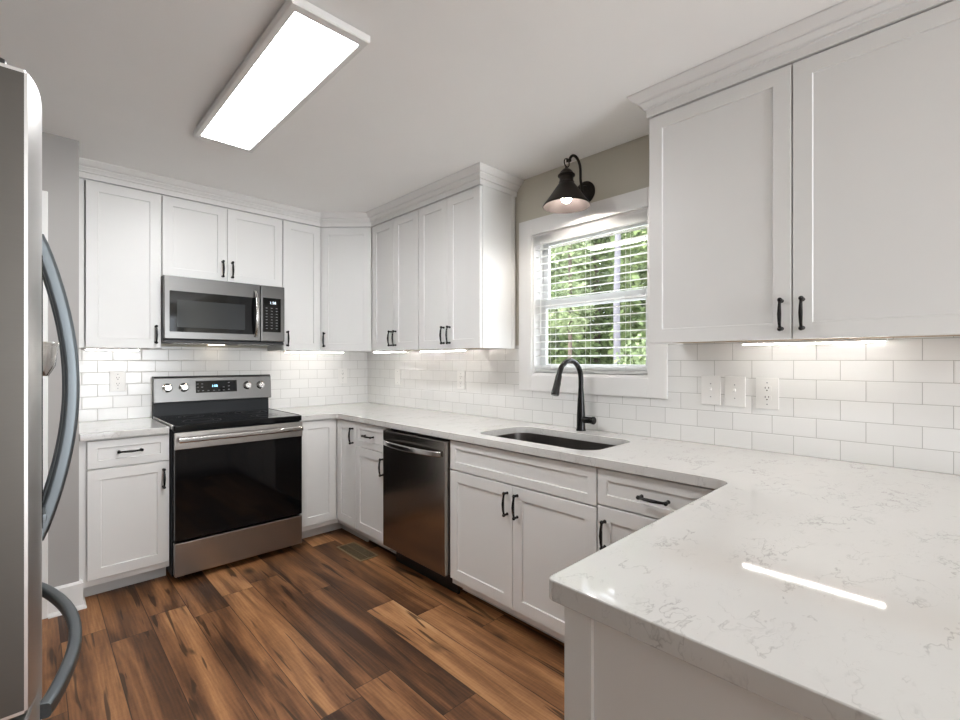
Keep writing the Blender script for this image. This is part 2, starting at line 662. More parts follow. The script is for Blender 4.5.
# baseboard round the projecting wall and the door casing on it
def plan_sweep(b, path, prof):
    """(offset, z) profile swept along a plan path, offsets to the right of travel, mitred corners"""
    P = [Vector(p) for p in path]
    rg = []
    for i, p in enumerate(P):
        n1 = (P[max(i, 1)] - P[max(i, 1) - 1]).normalized()
        n2 = (P[min(i + 1, len(P) - 1)] - P[min(i, len(P) - 2)]).normalized()
        n1, n2 = Vector((n1.y, -n1.x)), Vector((n2.y, -n2.x))
        off = (n1 + n2).normalized()
        k = 1 / off.dot(n1)
        rg.append([(p.x + off.x * k * o, p.y + off.y * k * o, z) for o, z in prof])
    b.rings(rg)
b = MB()
plan_sweep(b, [(-2.212, YJ), (XJ, YJ), (XJ, -.53)],
           [(0, 0), (.030, 0), (.030, .006), (.027, .013), (.016, .020), (.016, .132), (.006, .142), (0, .142)])
structure(b.build('baseboard_left', M['trim']))
b = MB()
b.box(-2.302, -2.212, YJ - .02, YJ, 0, 2.158, .004)
structure(b.build('trim_1', M['trim']))

# ------------------------------------------------------------------ window
def make_window():
    root = bpy.data.objects.new('window_1', None)
    COL.objects.link(root)
    root.location = (0, (WY0 + WY1) / 2, WZ0)
    structure(root)
    root['label'] = 'white double hung window above the sink'
    oy, oz = root.location.y, root.location.z
    y0, y1, z0, z1 = WY0 - oy, WY1 - oy, 0.0, WZ1 - WZ0
    cw = 0.098
    b = MB()
    # flat casing, four boards
    b.box(-.021, 0, y0 - cw, y0, z0 - cw, z1 + cw, .002)
    b.box(-.021, 0, y1, y1 + cw, z0 - cw, z1 + cw, .002)
    b.box(-.021, 0, y0, y1, z1, z1 + cw, .002)
    b.box(-.021, 0, y0, y1, z0 - cw, z0, .002)
    b.build('casing', M['trim'], root)
    b = MB()
    # jamb liner
    b.box(-.003, .12, y0, y0 + .012, z0, z1)
    b.box(-.003, .12, y1 - .012, y1, z0, z1)
    b.box(-.003, .12, y0 + .012, y1 - .012, z1 - .012, z1)
    b.box(-.003, .12, y0 + .012, y1 - .012, z0, z0 + .014)
    b.build('jamb', M['trim'], root)
    a0, a1 = y0 + .012, y1 - .012
    zm = 1.655 - oz
    def sash(nm, x0, x1, za, zb, rb, rt):
        s = MB()
        st = .042
        s.box(x0, x1, a0, a0 + st, za, zb, .003)
        s.box(x0, x1, a1 - st, a1, za, zb, .003)
        s.box(x0, x1, a0 + st, a1 - st, za, za + rb, .003)
        s.box(x0, x1, a0 + st, a1 - st, zb - rt, zb, .003)
        o = s.build(nm, M['vinyl'], root)
        g = MB()
        xm = (x0 + x1) / 2
        g.box(xm - .002, xm + .002, a0 + st, a1 - st, za + rb, zb - rt)
        g.build('glass_pane', M['glass'], o, smooth=0)
    sash('upper_sash', .088, .112, zm - .025, z1 - .012, .045, .045)
    sash('lower_sash', .062, .087, z0 + .014, zm + .03, .055, .05)
    return root

make_window()

# slatted blind hanging inside the window opening
bl = thing('window_blind', 'white slatted blind hanging open in the window over the sink', 'blind', (0.03, (WY0 + WY1) / 2, WZ1))
bw = (WY1 - WY0) / 2 - .016
b = MB()
b.box(-.026, .026, -bw, bw, -.052, -.006, .003)
b.build('headrail', M['blind'], bl)
b = MB()
b.box(-.033, -.026, -bw - .002, bw + .002, -.066, -.004, .003)
b.build('valance', M['blind'], bl)
pitch = 0.0445
nsl = 16
zs0 = -.088
b = MB()
for k in range(nsl):
    zc = zs0 - k * pitch
    # slightly crowned slat, tilted open
    tl = radians(7)
    prof = []
    for s in range(7):
        u = -0.0245 + .049 * s / 6
        h = .0022 * (1 - (u / .0245) ** 2)
        prof.append((u * cos(tl), zc + h + u * sin(tl)))
    for s in reversed(range(7)):
        u = -0.0245 + .049 * s / 6
        h = .0022 * (1 - (u / .0245) ** 2) - .0026
        prof.append((u * cos(tl), zc + h + u * sin(tl)))
    b.prism(prof, 'y', -bw, bw)
b.build('slats', M['blind'], bl)
zbr = -(WZ1 - WZ0) + .018
b = MB()
b.box(-.026, .026, -bw, bw, zbr, zbr + .018, .005)
b.box(-.025, .025, -bw, bw, zbr + .022, zbr + .026, .001)
b.box(-.025, .025, -bw, bw, zbr + .029, zbr + .033, .001)
b.box(-.025, .025, -bw, bw, zbr + .036, zbr + .040, .001)
b.build('bottom_rail', M['blind'], bl)
for yy in (-bw + .12, 0.0, bw - .12):
    b = MB()
    for xx in (-.026, .026):
        b.tube([(xx, yy, -.05), (xx, yy, zbr + .01)], .0009, 6)
    for k in range(nsl):
        b.tube([(-.026, yy + .004, zs0 - k * pitch - .004), (.026, yy + .004, zs0 - k * pitch - .004)], .0006, 5)
    b.build('ladder_cord', M['cord'], bl)
b = MB()
b.tube([(-.034, bw - .05, -.05), (-.036, bw - .05, -.60)], .004, 8)
b.sphere((-.036, bw - .05, -.61), .007)
b.build('tilt_wand', M['blind'], bl)

# ------------------------------------------------------------------ backsplash tile
TT = .008
b = MB()
b.box(XJ + .001, 0, -TT, 0, .90, 1.40)
tag(b.build('tile_backsplash', M['tile_b'], smooth=0), 'white subway tile backsplash behind the electric range', 'backsplash')
b = MB()
cy0, cy1, cz0 = WY0 - .098, WY1 + .098, WZ0 - .098
b.box(-TT, 0, cy1, -TT, .90, 1.40)
b.box(-TT, 0, cy0, cy1, .90, cz0)
b.box(-TT, 0, -4.25, cy0, .90, 1.40)
tag(b.build('tile_backsplash', M['tile_r'], smooth=0), 'white subway tile backsplash under the window, behind the sink faucet', 'backsplash')

# ------------------------------------------------------------------ cabinet builders (local: width +X, front toward -Y)
DT = .0205

def shaker(name, parent, x0, x1, z0, z1, yb, st=.058, rec=.0065, t=.0195, mat=None):
    """recessed panel door; its back lies at y = yb, its front at yb - t"""
    yf = yb - t
    e = .0016
    def R(i, y):
        return [(x0 + i, y, z0 + i), (x1 - i, y, z0 + i), (x1 - i, y, z1 - i), (x0 + i, y, z1 - i)]
    stx = min(st, (x1 - x0) * .3, (z1 - z0) * .3)
    b = MB()
    b.rings([R(0, yb), R(0, yf + e), R(e, yf), R(stx - .001, yf), R(stx, yf + .001), R(stx + .0018, yf + rec), ])
    return b.build(name, mat or M['cab'], parent, smooth=25)


def pull(parent, x, z, yf, vert=True, L=.108):
    """dark bowed cabinet pull fixed to a door front at y = yf"""
    b = MB()
    def P(a, d):
        return (x, yf - d, z + a) if vert else (x + a, yf - d, z)
    h = L / 2
    pts, rs = [], []
    for a, d, r in [(-h + .004, 0.0, .0065), (-h + .003, .006, .0050), (-h + .003, .018, .0045), (-h + .007, .025, .0045), (-h + .016, .0275, .0042),
                    (-h * .5, .030, .0048), (0, .032, .0058), (h * .5, .030, .0048),
                    (h - .016, .0275, .0042), (h - .007, .025, .0045), (h - .003, .018, .0045), (h - .003, .006, .0050), (h - .004, 0.0, .0065)]:
        pts.append(P(a, d)); rs.append(r * 1.2)
    b.tube(pts, rs, 10)
    for s in (-1, 1):
        c = P(s * (h - .002), .0255)
        b.sphere(c, .0082, u=12, v=8)
    return b.build('handle', M['black'], parent)


BD, BH, TK = .61, .876, .113


def base_box(root, w, x0=0.0, toe=.09, gap=0.0, d=BD):
    b = MB()
    y = -d
    # carcass standing on its toe recess, front edges left square
    b.box(x0, w, -d, -.012, TK - .028, BH)
    b.build('carcass', M['cab'], root, smooth=25)
    b = MB()
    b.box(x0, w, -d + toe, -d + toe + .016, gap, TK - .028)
    b.build('toe_kick', M['toe'], root, smooth=25)


G = .0025
# left base cabinet: one drawer over one door
XB0, XB1 = XJ + .002, -1.684
c = thing('base_cabinet', 'white base cabinet with one drawer over one door, between the grey wall and the range', 'cabinet', (XB0, 0, 0))
w = XB1 - XB0
base_box(c, w)
b = MB(); b.box(0, .031, -BD - .0015, -BD, TK, BH); b.build('filler_strip', M['cab'], c, smooth=25)
dx0, dx1 = -2.058 - XB0, w - .004
d = shaker('drawer_front', c, dx0, dx1, .719, .868, -BD, st=.042); pull(d, (dx0 + dx1) / 2, .798, -BD - DT + .001, False)
d = shaker('door', c, dx0, dx1, .121, .712, -BD); pull(d, dx1 - .028, .616, -BD - DT + .001)

# corner base cabinet (L shaped) with two hinged fronts
c = thing('corner_base_cabinet', 'white L shaped corner base cabinet between the range and the narrow drawer cabinet', 'cabinet', (0, 0, 0))
b = MB()
LP = [(-.914, -.012), (-.914, -BD), (-BD, -BD), (-BD, -.9045), (-.012, -.9045), (-.012, -.012)]
b.prism(LP, 'z', TK - .028, BH)
b.build('carcass', M['cab'], c, smooth=25)
b = MB()
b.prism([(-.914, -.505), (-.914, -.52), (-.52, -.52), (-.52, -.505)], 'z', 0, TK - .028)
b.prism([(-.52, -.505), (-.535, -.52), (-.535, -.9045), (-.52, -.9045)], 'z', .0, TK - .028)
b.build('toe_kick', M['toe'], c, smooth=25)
shaker('door', c, -.910, -BD - DT - .002, .121, .868, -BD)
cr = MB()
def shaker_side(name, parent, y0, y1, z0, z1, st=.058):
    # same door seen on the right-hand run: front faces -X
    o = shaker(name, parent, -y1, -y0, z0, z1, -BD, st=st)
    o.data.transform(Matrix.Rotation(-pi / 2, 4, 'Z'))
    return o
d = shaker_side('door', c, -.905, -BD - DT - .002, .121, .868)
h = pull(d, .872, .770, -BD - DT + .001)
h.data.transform(Matrix.Rotation(-pi / 2, 4, 'Z'))

RZ = -pi / 2
# narrow drawer base
c = thing('base_cabinet', 'narrow white base cabinet with one drawer over one door, beside the dishwasher', 'cabinet', (0, -.9055, 0), RZ)
w = .3965
base_box(c, w, toe=.075, gap=.022)
d = shaker('drawer_front', c, G, w - .003, .706, .868, -BD, st=.042); pull(d, w / 2 - .01, .79, -BD - DT + .001, False)
d = shaker('door', c, G, w - .003, .121, .699, -BD); pull(d, w - .036, .612, -BD - DT + .001)

# sink base
c = thing('sink_base_cabinet', 'wide white base cabinet under the sink with two doors and a blank top panel', 'cabinet', (0, -1.932, 0), RZ)
w = .917
b = MB()
b.box(0, .018, -BD, -.012, TK - .028, BH)
b.box(w - .018, w, -BD, -.012, TK - .028, BH)
b.box(.018, w - .018, -BD, -.012, TK - .028, TK)
b.box(.018, w - .018, -.024, -.012, TK, BH)
b.box(.018, w - .018, -BD, -BD + .02, TK, .16)
b.box(.018, w - .018, -BD, -BD + .02, .66, BH)
b.box(w / 2 - .03, w / 2 + .03, -BD, -BD + .02, .16, .66)
b.build('carcass', M['cab'], c, smooth=25)
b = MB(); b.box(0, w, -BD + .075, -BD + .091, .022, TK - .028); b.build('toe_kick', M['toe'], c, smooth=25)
shaker('top_panel', c, G, w - G, .714, .868, -BD, st=.042)
d = shaker('door', c, G, w / 2 - G / 2, .121, .707, -BD); pull(d, w / 2 - .032, .618, -BD - DT + .001)
d = shaker('door', c, w / 2 + G / 2, w - G, .121, .707, -BD); pull(d, w / 2 + .032, .618, -BD - DT + .001)

# drawer base running into the peninsula corner
c = thing('base_cabinet', 'white base cabinet with drawer and door, half hidden behind the peninsula worktop', 'cabinet', (0, -2.850, 0), RZ)
w = .536
base_box(c, w, toe=.075, gap=.022)
d = shaker('drawer_front', c, G, w - .03, .727, .868, -BD, st=.042); pull(d, .242, .795, -BD - DT + .001, False)
d = shaker('door', c, G, w - .03, .121, .720, -BD); pull(d, .036, .612, -BD - DT + .001)

# peninsula cabinet
PX0, PX1, PY0, PY1 = -1.597, -.012, -4.19, -3.388
c = thing('peninsula_cabinet', 'white peninsula cabinet with a framed end panel under the veined worktop', 'cabinet', (PX0, PY0, 0))
W_, D_ = PX1 - PX0, PY1 - PY0
b = MB(); b.box(.016, W_, 0.0, D_ - .0, TK - .028, BH)
b.build('carcass', M['cab'], c, smooth=25)
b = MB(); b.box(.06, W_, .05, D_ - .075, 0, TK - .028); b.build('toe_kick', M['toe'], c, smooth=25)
b = MB()
b.box(.010, .016, 0, D_, 0, BH)
b.build('end_panel', M['cab'], c, smooth=25)
b = MB()
b.box(0, .010, D_ - .055, D_, 0.0, BH, .0015)
b.box(-.0035, .0, D_ - .055 + .001, D_ + .003, 0, .10, .001)
b.build('corner_post', M['cab'], c, smooth=25)
b = MB(); b.box(-.001, .010, 0, D_ - .055, 0, .11, .002); b.build('base_trim', M['cab'], c, smooth=25)
for k in range(2):
    xa = .03 + k * .46
    o = shaker('door', c, xa, xa + .455, .121, .868, 0.0)
    o.data.transform(Matrix.Translation((1.0, D_, 0)) @ Matrix.Rotation(pi, 4, 'Z'))
    o.data.transform(Matrix.Translation((0, 0, 0)))

# ------------------------------------------------------------------ worktops
CZ0, CZ1 = .8765, .914
b = MB()
b.slab(fillet([(XJ + .001, -.001 - TT), (XJ + .001, -.648), (-1.689, -.648), (-1.689, -.001 - TT)], [0, .006, .006, 0], 4), CZ0, CZ1, bev=.004)
tag(b.build('countertop', M['quartz'], smooth=30), 'short pale quartz worktop between the grey wall and the range', 'countertop')
SX0, SX1, SY0, SY1 = -.556, -.163, -2.775, -2.048
hole = fillet([(SX0, SY0), (SX1, SY0), (SX1, SY1), (SX0, SY1)], .085, 10)
b = MB()
outer = fillet([(-.9165, -.001 - TT), (-.9165, -.648), (-.648, -.648), (-.648, -3.358), (-1.610, -3.358), (-1.610, -4.24),
                (-.001 - TT, -4.24), (-.001 - TT, -.001 - TT)], [0, .005, .055, .05, .014, .014, 0, 0], 8)
b.slab(outer, CZ0, CZ1, [hole], bev=.003)
tag(b.build('countertop', M['quartz'], smooth=30), 'long veined quartz worktop running round the corner, past the sink and along the peninsula', 'countertop')

# sink
s = thing('sink', 'stainless undermount sink sunk in the worktop below the window', 'sink', ((SX0 + SX1) / 2, (SY0 + SY1) / 2, .66))
ox, oy, oz = s.location
def rr(i, z, r):
    return [(p[0] - ox, p[1] - oy, z - oz) for p in fillet([(SX0 + i, SY0 + i), (SX1 - i, SY0 + i), (SX1 - i, SY1 - i), (SX0 + i, SY1 - i)], max(r, .004), 8)]
b = MB()
b.rings([rr(-.018, CZ0 - .001, .10), rr(-.010, CZ0 - .001, .095), rr(-.008, CZ0 - .003, .093), rr(-.004, .70, .085), rr(.004, .682, .08), rr(.025, .672, .065), rr(.12, .666, .03)], False, False)
b.rings([rr(-.018, CZ0 - .001, .10), rr(-.018, CZ0 - .004, .10), rr(-.012, CZ0 - .006, .097), rr(-.007, .70, .088), rr(.002, .679, .083), rr(.025, .669, .065), rr(.12, .663, .03)], False, True)
b.rings([rr(.12, .666, .03), rr(.15, .6655, .02)], False, True)
b.build('basin', M['sinksteel'], s, smooth=50)
b = MB()
b.lathe([(.042, .0062), (.045, .0068), (.040, .0095), (.030, .0085), (.028, .0075)], (0, 0, 0), n=24)
b.build('drain', M['chrome'], s)

# faucet
FX, FY = -.074, -2.401
f = thing('kitchen_faucet', 'black high arc pull down faucet standing behind the sink', 'faucet', (FX, FY, CZ1))
b = MB()
b.lathe([(.0, 0), (.027, 0), (.027, .004), (.0245, .010), (.0235, .03), (.0225, .09), (.0195, .15), (.0165, .20), (.0145, .235), (.0, .235)], n=24)
b.build('body', M['black'], f)
pts = [(0, 0, .232), (0, 0, .26), (0, 0, .285)]
R = .103
for k in range(1, 25):
    a = pi * k / 24 * .92
    pts.append((-R + R * cos(a), 0, .285 + R * sin(a)))
lx, lz = pts[-1][0], pts[-1][2]
b = MB(); b.tube(pts, .0140, 16); b.build('spout', M['black'], f)
da = pi * .92
dirv = Vector((-sin(da), 0, cos(da))).normalized()
hp = Vector(pts[-1])
b = MB()
hd = Vector((-.33, 0, -.944)).normalized()
b.tube([hp - hd * .004, hp + hd * .002, hp + hd * .012, hp + hd * .062, hp + hd * .102, hp + hd * .109], [.0145, .0165, .0165, .0185, .0215, .0195], 18)
b.build('spray_head', M['black'], f)
b = MB()
sd = hd.cross(Vector((0, 1, 0)))
b.sphere(hp + hd * .045 + Vector((.019, 0, 0)), .011, (.6, .8, 1.5))
b.build('spray_button', M['black'], f)
b = MB()
b.tube([(0, -.01, .062), (.0, -.03, .062), (.0, -.070, .062)], [.0185, .0185, .0185], 18)
b.tube([(0, -.070, .062), (.0, -.074, .062), (0, -.084, .062), (0, -.088, .062)], [.0185, .0215, .0215, .017], 18)
b.tube([(0, -.078, .062), (-.02, -.080, .068), (-.045, -.082, .074)], [.006, .0055, .004], 10)
b.build('lever', M['black'], f)

# ------------------------------------------------------------------ wall cabinets
UD = .308
ZB, ZT = 1.3793, 2.3617
def upper(label, x0, w, z0, side=None, doors=(), bottom=True, loc=None, rz=0.0, name='wall_cabinet', end=None):
    c = thing(name, label, 'cabinet', loc or (x0, 0, z0), rz, None)
    H = ZT + .012 - z0
    b = MB()
    t = .018
    b.box(0, t, -UD, -.009, 0, H)
    b.box(w - t, w, -UD, -.009, 0, H)
    b.box(t, w - t, -UD, -.009, H - t, H)
    b.box(t, w - t, -.020, -.009, .012, H - t)
    b.box(t, w - t, -UD, -UD + .018, .0, .035)
    b.build('carcass', M['cab'], c, smooth=25)
    b = MB()
    b.box(t, w - t, -UD + .018, -.020, .006, .018)
    b.build('bottom_panel', M['maple'], c, smooth=25)
    for (a, bb, hx) in doors:
        d = shaker('door', c, a, bb, .0, ZT - z0 - .0035, -UD)
        if hx is not None:
            pull(d, hx, .088, -UD - DT + .001)
    return c

XU0 = XJ + .002
w = -1.6735 - XU0
c = upper('tall white wall cabinet with one door, over the left worktop beside the grey wall', XU0, w, ZB, doors=[(.046, w - .003, w - .031)])
b = MB(); b.box(.0, .040, -UD - .0015, -UD, 0, ZT - ZB); b.build('filler_strip', M['cab'], c, smooth=25)
w = .7605
upper('short white wall cabinet with two doors, above the microwave', -1.6725, w, 1.845, doors=[(.003, w / 2 - .0015, w / 2 - .03), (w / 2 + .0015, w - .003, w / 2 + .03)])
w = .300
upper('narrow white wall cabinet with one door, between the microwave and the angled corner cabinet', -.911, w, ZB, doors=[(.003, w - .003, .030)])
# diagonal corner cabinet
c = thing('corner_wall_cabinet', 'angled white wall cabinet filling the corner above the worktop', 'cabinet', (0, 0, ZB))
b = MB()
H = ZT + .012 - ZB
Q = [(-.010, -.010), (-.610, -.010), (-.610, -UD), (-UD, -.610), (-.010, -.610)]
b.prism(Q, 'z', .006, H)
b.build('carcass', M['cab'], c, smooth=25)
v = Vector((-UD + .610, -.610 + UD, 0))
L = v.length
ang = math.atan2(v.y, v.x)
Tm = Matrix.Translation((-.610, -UD, 0)) @ Matrix.Rotation(ang, 4, 'Z')
d = shaker('door', c, .014, L - .014, 0, ZT - ZB - .0035, 0.0)
d.data.transform(Tm)
h = pull(d, .042, .088, -DT + .001); h.data.transform(Tm)
w = .6245
upper('white wall cabinet with two doors, next to the angled corner cabinet', 0, w, ZB, loc=(0, -.611, ZB), rz=RZ,
      doors=[(.014, w / 2 + .004, w / 2 - .025), (w / 2 + .0065, w - .003, w / 2 + .035)])
w = .620
c = upper('white wall cabinet with two doors and a bare side facing the window', 0, w, ZB, loc=(0, -1.2363, ZB), rz=RZ,
          doors=[(.003, w / 2 - .001, w / 2 - .03), (w / 2 + .001, w - .0015, w / 2 + .03)])
b = MB()
b.box(w, w + .005, -UD, -UD + .03, 0, H, .001)
b.build('side_trim', M['cab'], c, smooth=25)
b = MB()
b.box(w, w + .005, -.045, -.022, 0, H, .001)
b.build('side_trim', M['cab'], c, smooth=25)
w = 1.066
upper('big white wall cabinet with two wide doors, over the toggle switches', 0, w, ZB, loc=(0, -2.9205, ZB), rz=RZ,
      doors=[(.0015, w / 2 - .002, w / 2 - .032), (w / 2 + .002, w - .0015, w / 2 + .032)])

# ------------------------------------------------------------------ crown moulding
def crown(name, path, label):
    """profile swept along a plan path; offset to the right-hand side of travel = outwards"""
    prof = [(-.018, ZT + .0025), (.004, ZT + .0025), (.004, ZT + .034), (.010, ZT + .036), (.010, ZT + .042), (.014, ZT + .050), (.020, ZT + .058),
            (.020, ZT + .064), (.026, ZT + .066), (.034, ZT + .074), (.040, ZT + .086), (.043, ZT + .090), (.043, CEIL - .001), (-.018, CEIL - .001)]
    P = [Vector(p) for p in path]
    rg = []
    for i, p in enumerate(P):
        if i == 0:
            n = (P[1] - P[0]).normalized(); off = Vector((n.y, -n.x)); k = 1
        elif i == len(P) - 1:
            n = (P[-1] - P[-2]).normalized(); off = Vector((n.y, -n.x)); k = 1
        else:
            a = (P[i] - P[i - 1]).normalized(); bq = (P[i + 1] - P[i]).normalized()
            n1 = Vector((a.y, -a.x)); n2 = Vector((bq.y, -bq.x))
            off = (n1 + n2).normalized(); k = 1 / off.dot(n1)
        rg.append([(p.x + off.x * k * o * 1.55, p.y + off.y * k * o * 1.55, z) for o, z in prof])
    b = MB(); b.rings(rg)
    return tag(b.build(name, M['trim'], smooth=20), label, 'crown moulding')

F = -UD - DT + .001
dk = (DT - .001) * math.tan(radians(22.5))
crown('crown_moulding', [(XJ + .001, F), (-.610 - dk, F), (F, -.610 - dk), (F, -1.857), (-.002, -1.857)],
      'white crown moulding over the cabinets round the corner, ending at the window lamp')
crown('crown_moulding', [(-.002, -2.9195), (F, -2.9195), (F, -3.9865)], 'white crown moulding over the big two door cabinet above the peninsula')

# ------------------------------------------------------------------ ceiling light
LX0, LX1, LY0, LY1 = -1.690, -1.412, -2.425, -1.205
c = thing('ceiling_light', 'long flat white rectangular ceiling light panel, lit', 'light', ((LX0 + LX1) / 2, (LY0 + LY1) / 2, CEIL))
def light_panel(c):
    hx, hy = (LX1 - LX0) / 2, (LY1 - LY0) / 2
    b = MB()
    def ring(i, z): return [(-hx + i, -hy + i, z), (hx - i, -hy + i, z), (hx - i, hy - i, z), (-hx + i, hy - i, z)]
    def lip(i, j, z): return [(-hx + i, -hy + j, z), (hx - i, -hy + j, z), (hx - i, hy - j, z), (-hx + i, hy - j, z)]
    b.rings([ring(.012, -.002), ring(.012, -.010), ring(0, -.012), ring(0, -.034), ring(.004, -.038), lip(.024, .036, -.038), lip(.026, .038, -.036), lip(.026, .038, -.030)])
    b.build('frame', M['trim'], c, smooth=25)
    b = MB()
    b.box(-hx + .0265, hx - .0265, -hy + .0385, hy - .0385, -.0355, -.0305)
    b.build('diffuser', M['panel_e'], c, smooth=0)
light_panel(c)
# second panel of the same build, unseen, added behind the camera as extra light
c2 = thing('ceiling_light', 'unseen ceiling light panel added behind the viewer to brighten the room', 'light', ((LX0 + LX1) / 2, -5.9, CEIL))
light_panel(c2)

# ------------------------------------------------------------------ under cabinet lights
def bar(label, loc, rz, L):
    c = thing('under_cabinet_light', label, 'light', loc, rz, 'light bars under the wall cabinets')
    b = MB(); b.box(-L / 2, L / 2, -.018, .018, -.009, .0, .002); b.build('housing', M['plate'], c)
    b = MB(); b.box(-L / 2 + .006, L / 2 - .006, -.0036, .0036, -.0125, -.0092, .001); b.build('diffuser', M['bar_e'], c)
    b = MB(); b.box(-.02, .02, .004, .016, -.016, -.009, .002); b.build('switch', M['plate'], c)
    return c
zl = ZB - .0004
bar('lit light bar under the tall wall cabinet beside the grey wall', (-1.905, -.20, zl), 0, .27)
bar('lit light bar under the narrow wall cabinet beside the microwave', (-.600, -.20, zl), 0, .50)
bar('lit light bar under the two door wall cabinet beside the angled corner', (-.22, -.70, zl), RZ, .46)
bar('lit light bar under the two door wall cabinet beside the window', (-.22, -1.362, zl), RZ, .49)
bar('lit light bar under the big wall cabinet above the light switches', (-.160, -3.468, zl), RZ, .455)

# ------------------------------------------------------------------ electric range
RX0, RX1 = -1.678, -.922
r = thing('electric_range', 'stainless electric range with black glass cooktop and black oven door', 'range', ((RX0 + RX1) / 2, 0, 0))
hw = (RX1 - RX0) / 2
b = MB()
b.box(-hw, hw, -.655, -.03, .035, .905)
b.build('body', M['dkgrey'], r)
for sx in (-1, 1):
    for yy in (-.60, -.09):
        b = MB(); b.lathe([(.018, 0), (.018, .012), (.009, .014), (.009, .036)], (sx * (hw - .05), yy, 0), n=14); b.build('foot', M['bplast'], r)
b = MB()
b.slab(fillet([(-hw, -.70), (hw, -.70), (hw, -.075), (-hw, -.075)], [.012, .012, .004, .004], 4), .887, .924, bev=.006)
o = b.build('cooktop', M['bglass'], r)
for sx in (-1, 1):
    b = MB()
    b.box(sx * hw - (.004 if sx > 0 else .003), sx * hw + (.003 if sx > 0 else .004), -.665, -.078, .898, .9265, .001)
    b.build('side_trim', M['chrome'], r)
for (cx_, cy_, rr_) in [(-.19, -.52, .105), (.19, -.52, .085), (-.19, -.24, .075), (.19, -.24, .105), (0, -.20, .05)]:
    b = MB()
    b.torus((cx_, cy_, .9242), rr_, .0007, 'z', 40, 4)
    b.torus((cx_, cy_, .9242), rr_ * .6, .0006, 'z', 32, 4)
    b.build('burner_ring', M['ring'], o)
# oven door
b = MB(); b.box(-hw + .004, hw - .004, -.708, -.657, .248, .880, .006); dr = b.build('oven_door', M['bglass'], r)
b = MB(); b.box(-hw + .003, hw - .003, -.7125, -.700, .783, .882, .003); b.build('door_band', M['steel_d'], dr)
b = MB(); b.box(-hw + .10, hw - .10, -.7086, -.7078, .36, .73, .0003); b.build('door_window', M['bglass'], dr)
b = MB()
pts = [(-hw + .018 + (2 * hw - .036) * k / 24, -.750, .842) for k in range(25)]
b.rect_sweep(pts, .020, .033, (0, 0, 1), .4)
for sx in (-1, 1):
    b.box(sx * (hw - .06) - .012, sx * (hw - .06) + .012, -.748, -.711, .832, .852, .004)
b.build('handle', M['chrome'], dr)
b = MB(); b.box(-hw + .004, hw - .004, -.708, -.657, .042, .236, .005); b.build('storage_drawer', M['steel_d'], r)
# backguard
b = MB()
b.prism([(-.012, .90), (-.072, .90), (-.066, 1.02), (-.012, 1.02)], 'x', -hw + .002, hw - .002)
b.build('backguard_base', M['dkgrey'], r)
b = MB()
b.prism(fillet([(-.012, 1.012), (-.095, 1.012), (-.080, 1.180), (-.070, 1.186), (-.012, 1.186)], [0, .006, .004, .004, 0], 3), 'x', -hw + .003, hw + .010)
b.build('control_panel', M['steel'], r)
b = MB()
b.prism([(-.012, 1.1865), (-.072, 1.1865), (-.070, 1.192), (-.012, 1.192)], 'x', -hw + .003, hw + .010)
b.build('top_cap', M['bplast'], r)
slope = math.atan2(.015, .168)
def on_panel(z): return -.095 + (z - 1.012) / .168 * .015
Rm = Matrix.Rotation(-slope, 4, 'X')
def panel_box(name, x0, x1, z0, z1, t, mat, par):
    zc = (z0 + z1) / 2
    b = MB(); b.box(x0, x1, -t, .0005, z0 - zc, z1 - zc, min(.002, t * .4))
    b.bm.transform(Matrix.Translation((0, on_panel(zc), zc)) @ Rm)
    return b.build(name, mat, par)
cxr = (RX0 + RX1) / 2
disp = panel_box('display', -1.430 - cxr, -1.160 - cxr, 1.072, 1.157, .002, M['bglass'], r)
ft = Euler((pi / 2 - slope, 0, 0))
text('clock_digits', '1:58', .022, M['clock'], disp, (-.01, on_panel(1.118) - .0026, 1.118), ft)
b = MB()
for xx, zz in [(-.118, 1.135), (-.09, 1.135), (-.118, 1.112), (-.09, 1.112), (-.115, 1.086), (-.085, 1.086), (-.05, 1.086), (-.015, 1.086), (.02, 1.086), (.05, 1.086), (.05, 1.108), (.085, 1.14), (.085, 1.115), (.085, 1.09)]:
    b = MB()
    b.box(xx - .006, xx + .006, on_panel(zz) - .0028, on_panel(zz) - .002, zz - .0017, zz + .0017)
    b.build('touch_mark', M['mark'], disp)
for kx, kz in ((-1.600, 1.112), (-1.502, 1.112), (-1.086, 1.122), (-.990, 1.122)):
    b = MB()
    kz = 1.114
    cpos = Vector((kx - cxr, on_panel(kz), kz))
    b.lathe([(.0, .0), (.030, .0), (.0305, -.003), (.027, -.006), (.0245, -.008), (.0225, -.028), (.019, -.031), (0, -.031)], (0, 0, 0), axis='y', n=28)
    b.box(-.004, .004, -.036, -.029, -.020, .020, .002)
    b.bm.transform(Matrix.Translation(cpos) @ Rm)
    k = b.build('knob', M['chrome'], r)
    b = MB()
    for q in range(9):
        a = radians(-130 + q * 32.5)
        b.sphere((.037 * sin(a), -.0004, .037 * cos(a)), .0012, u=6, v=4)
    b.bm.transform(Matrix.Translation(cpos) @ Rm)
    b.build('dial_marks', M['markd'], k)

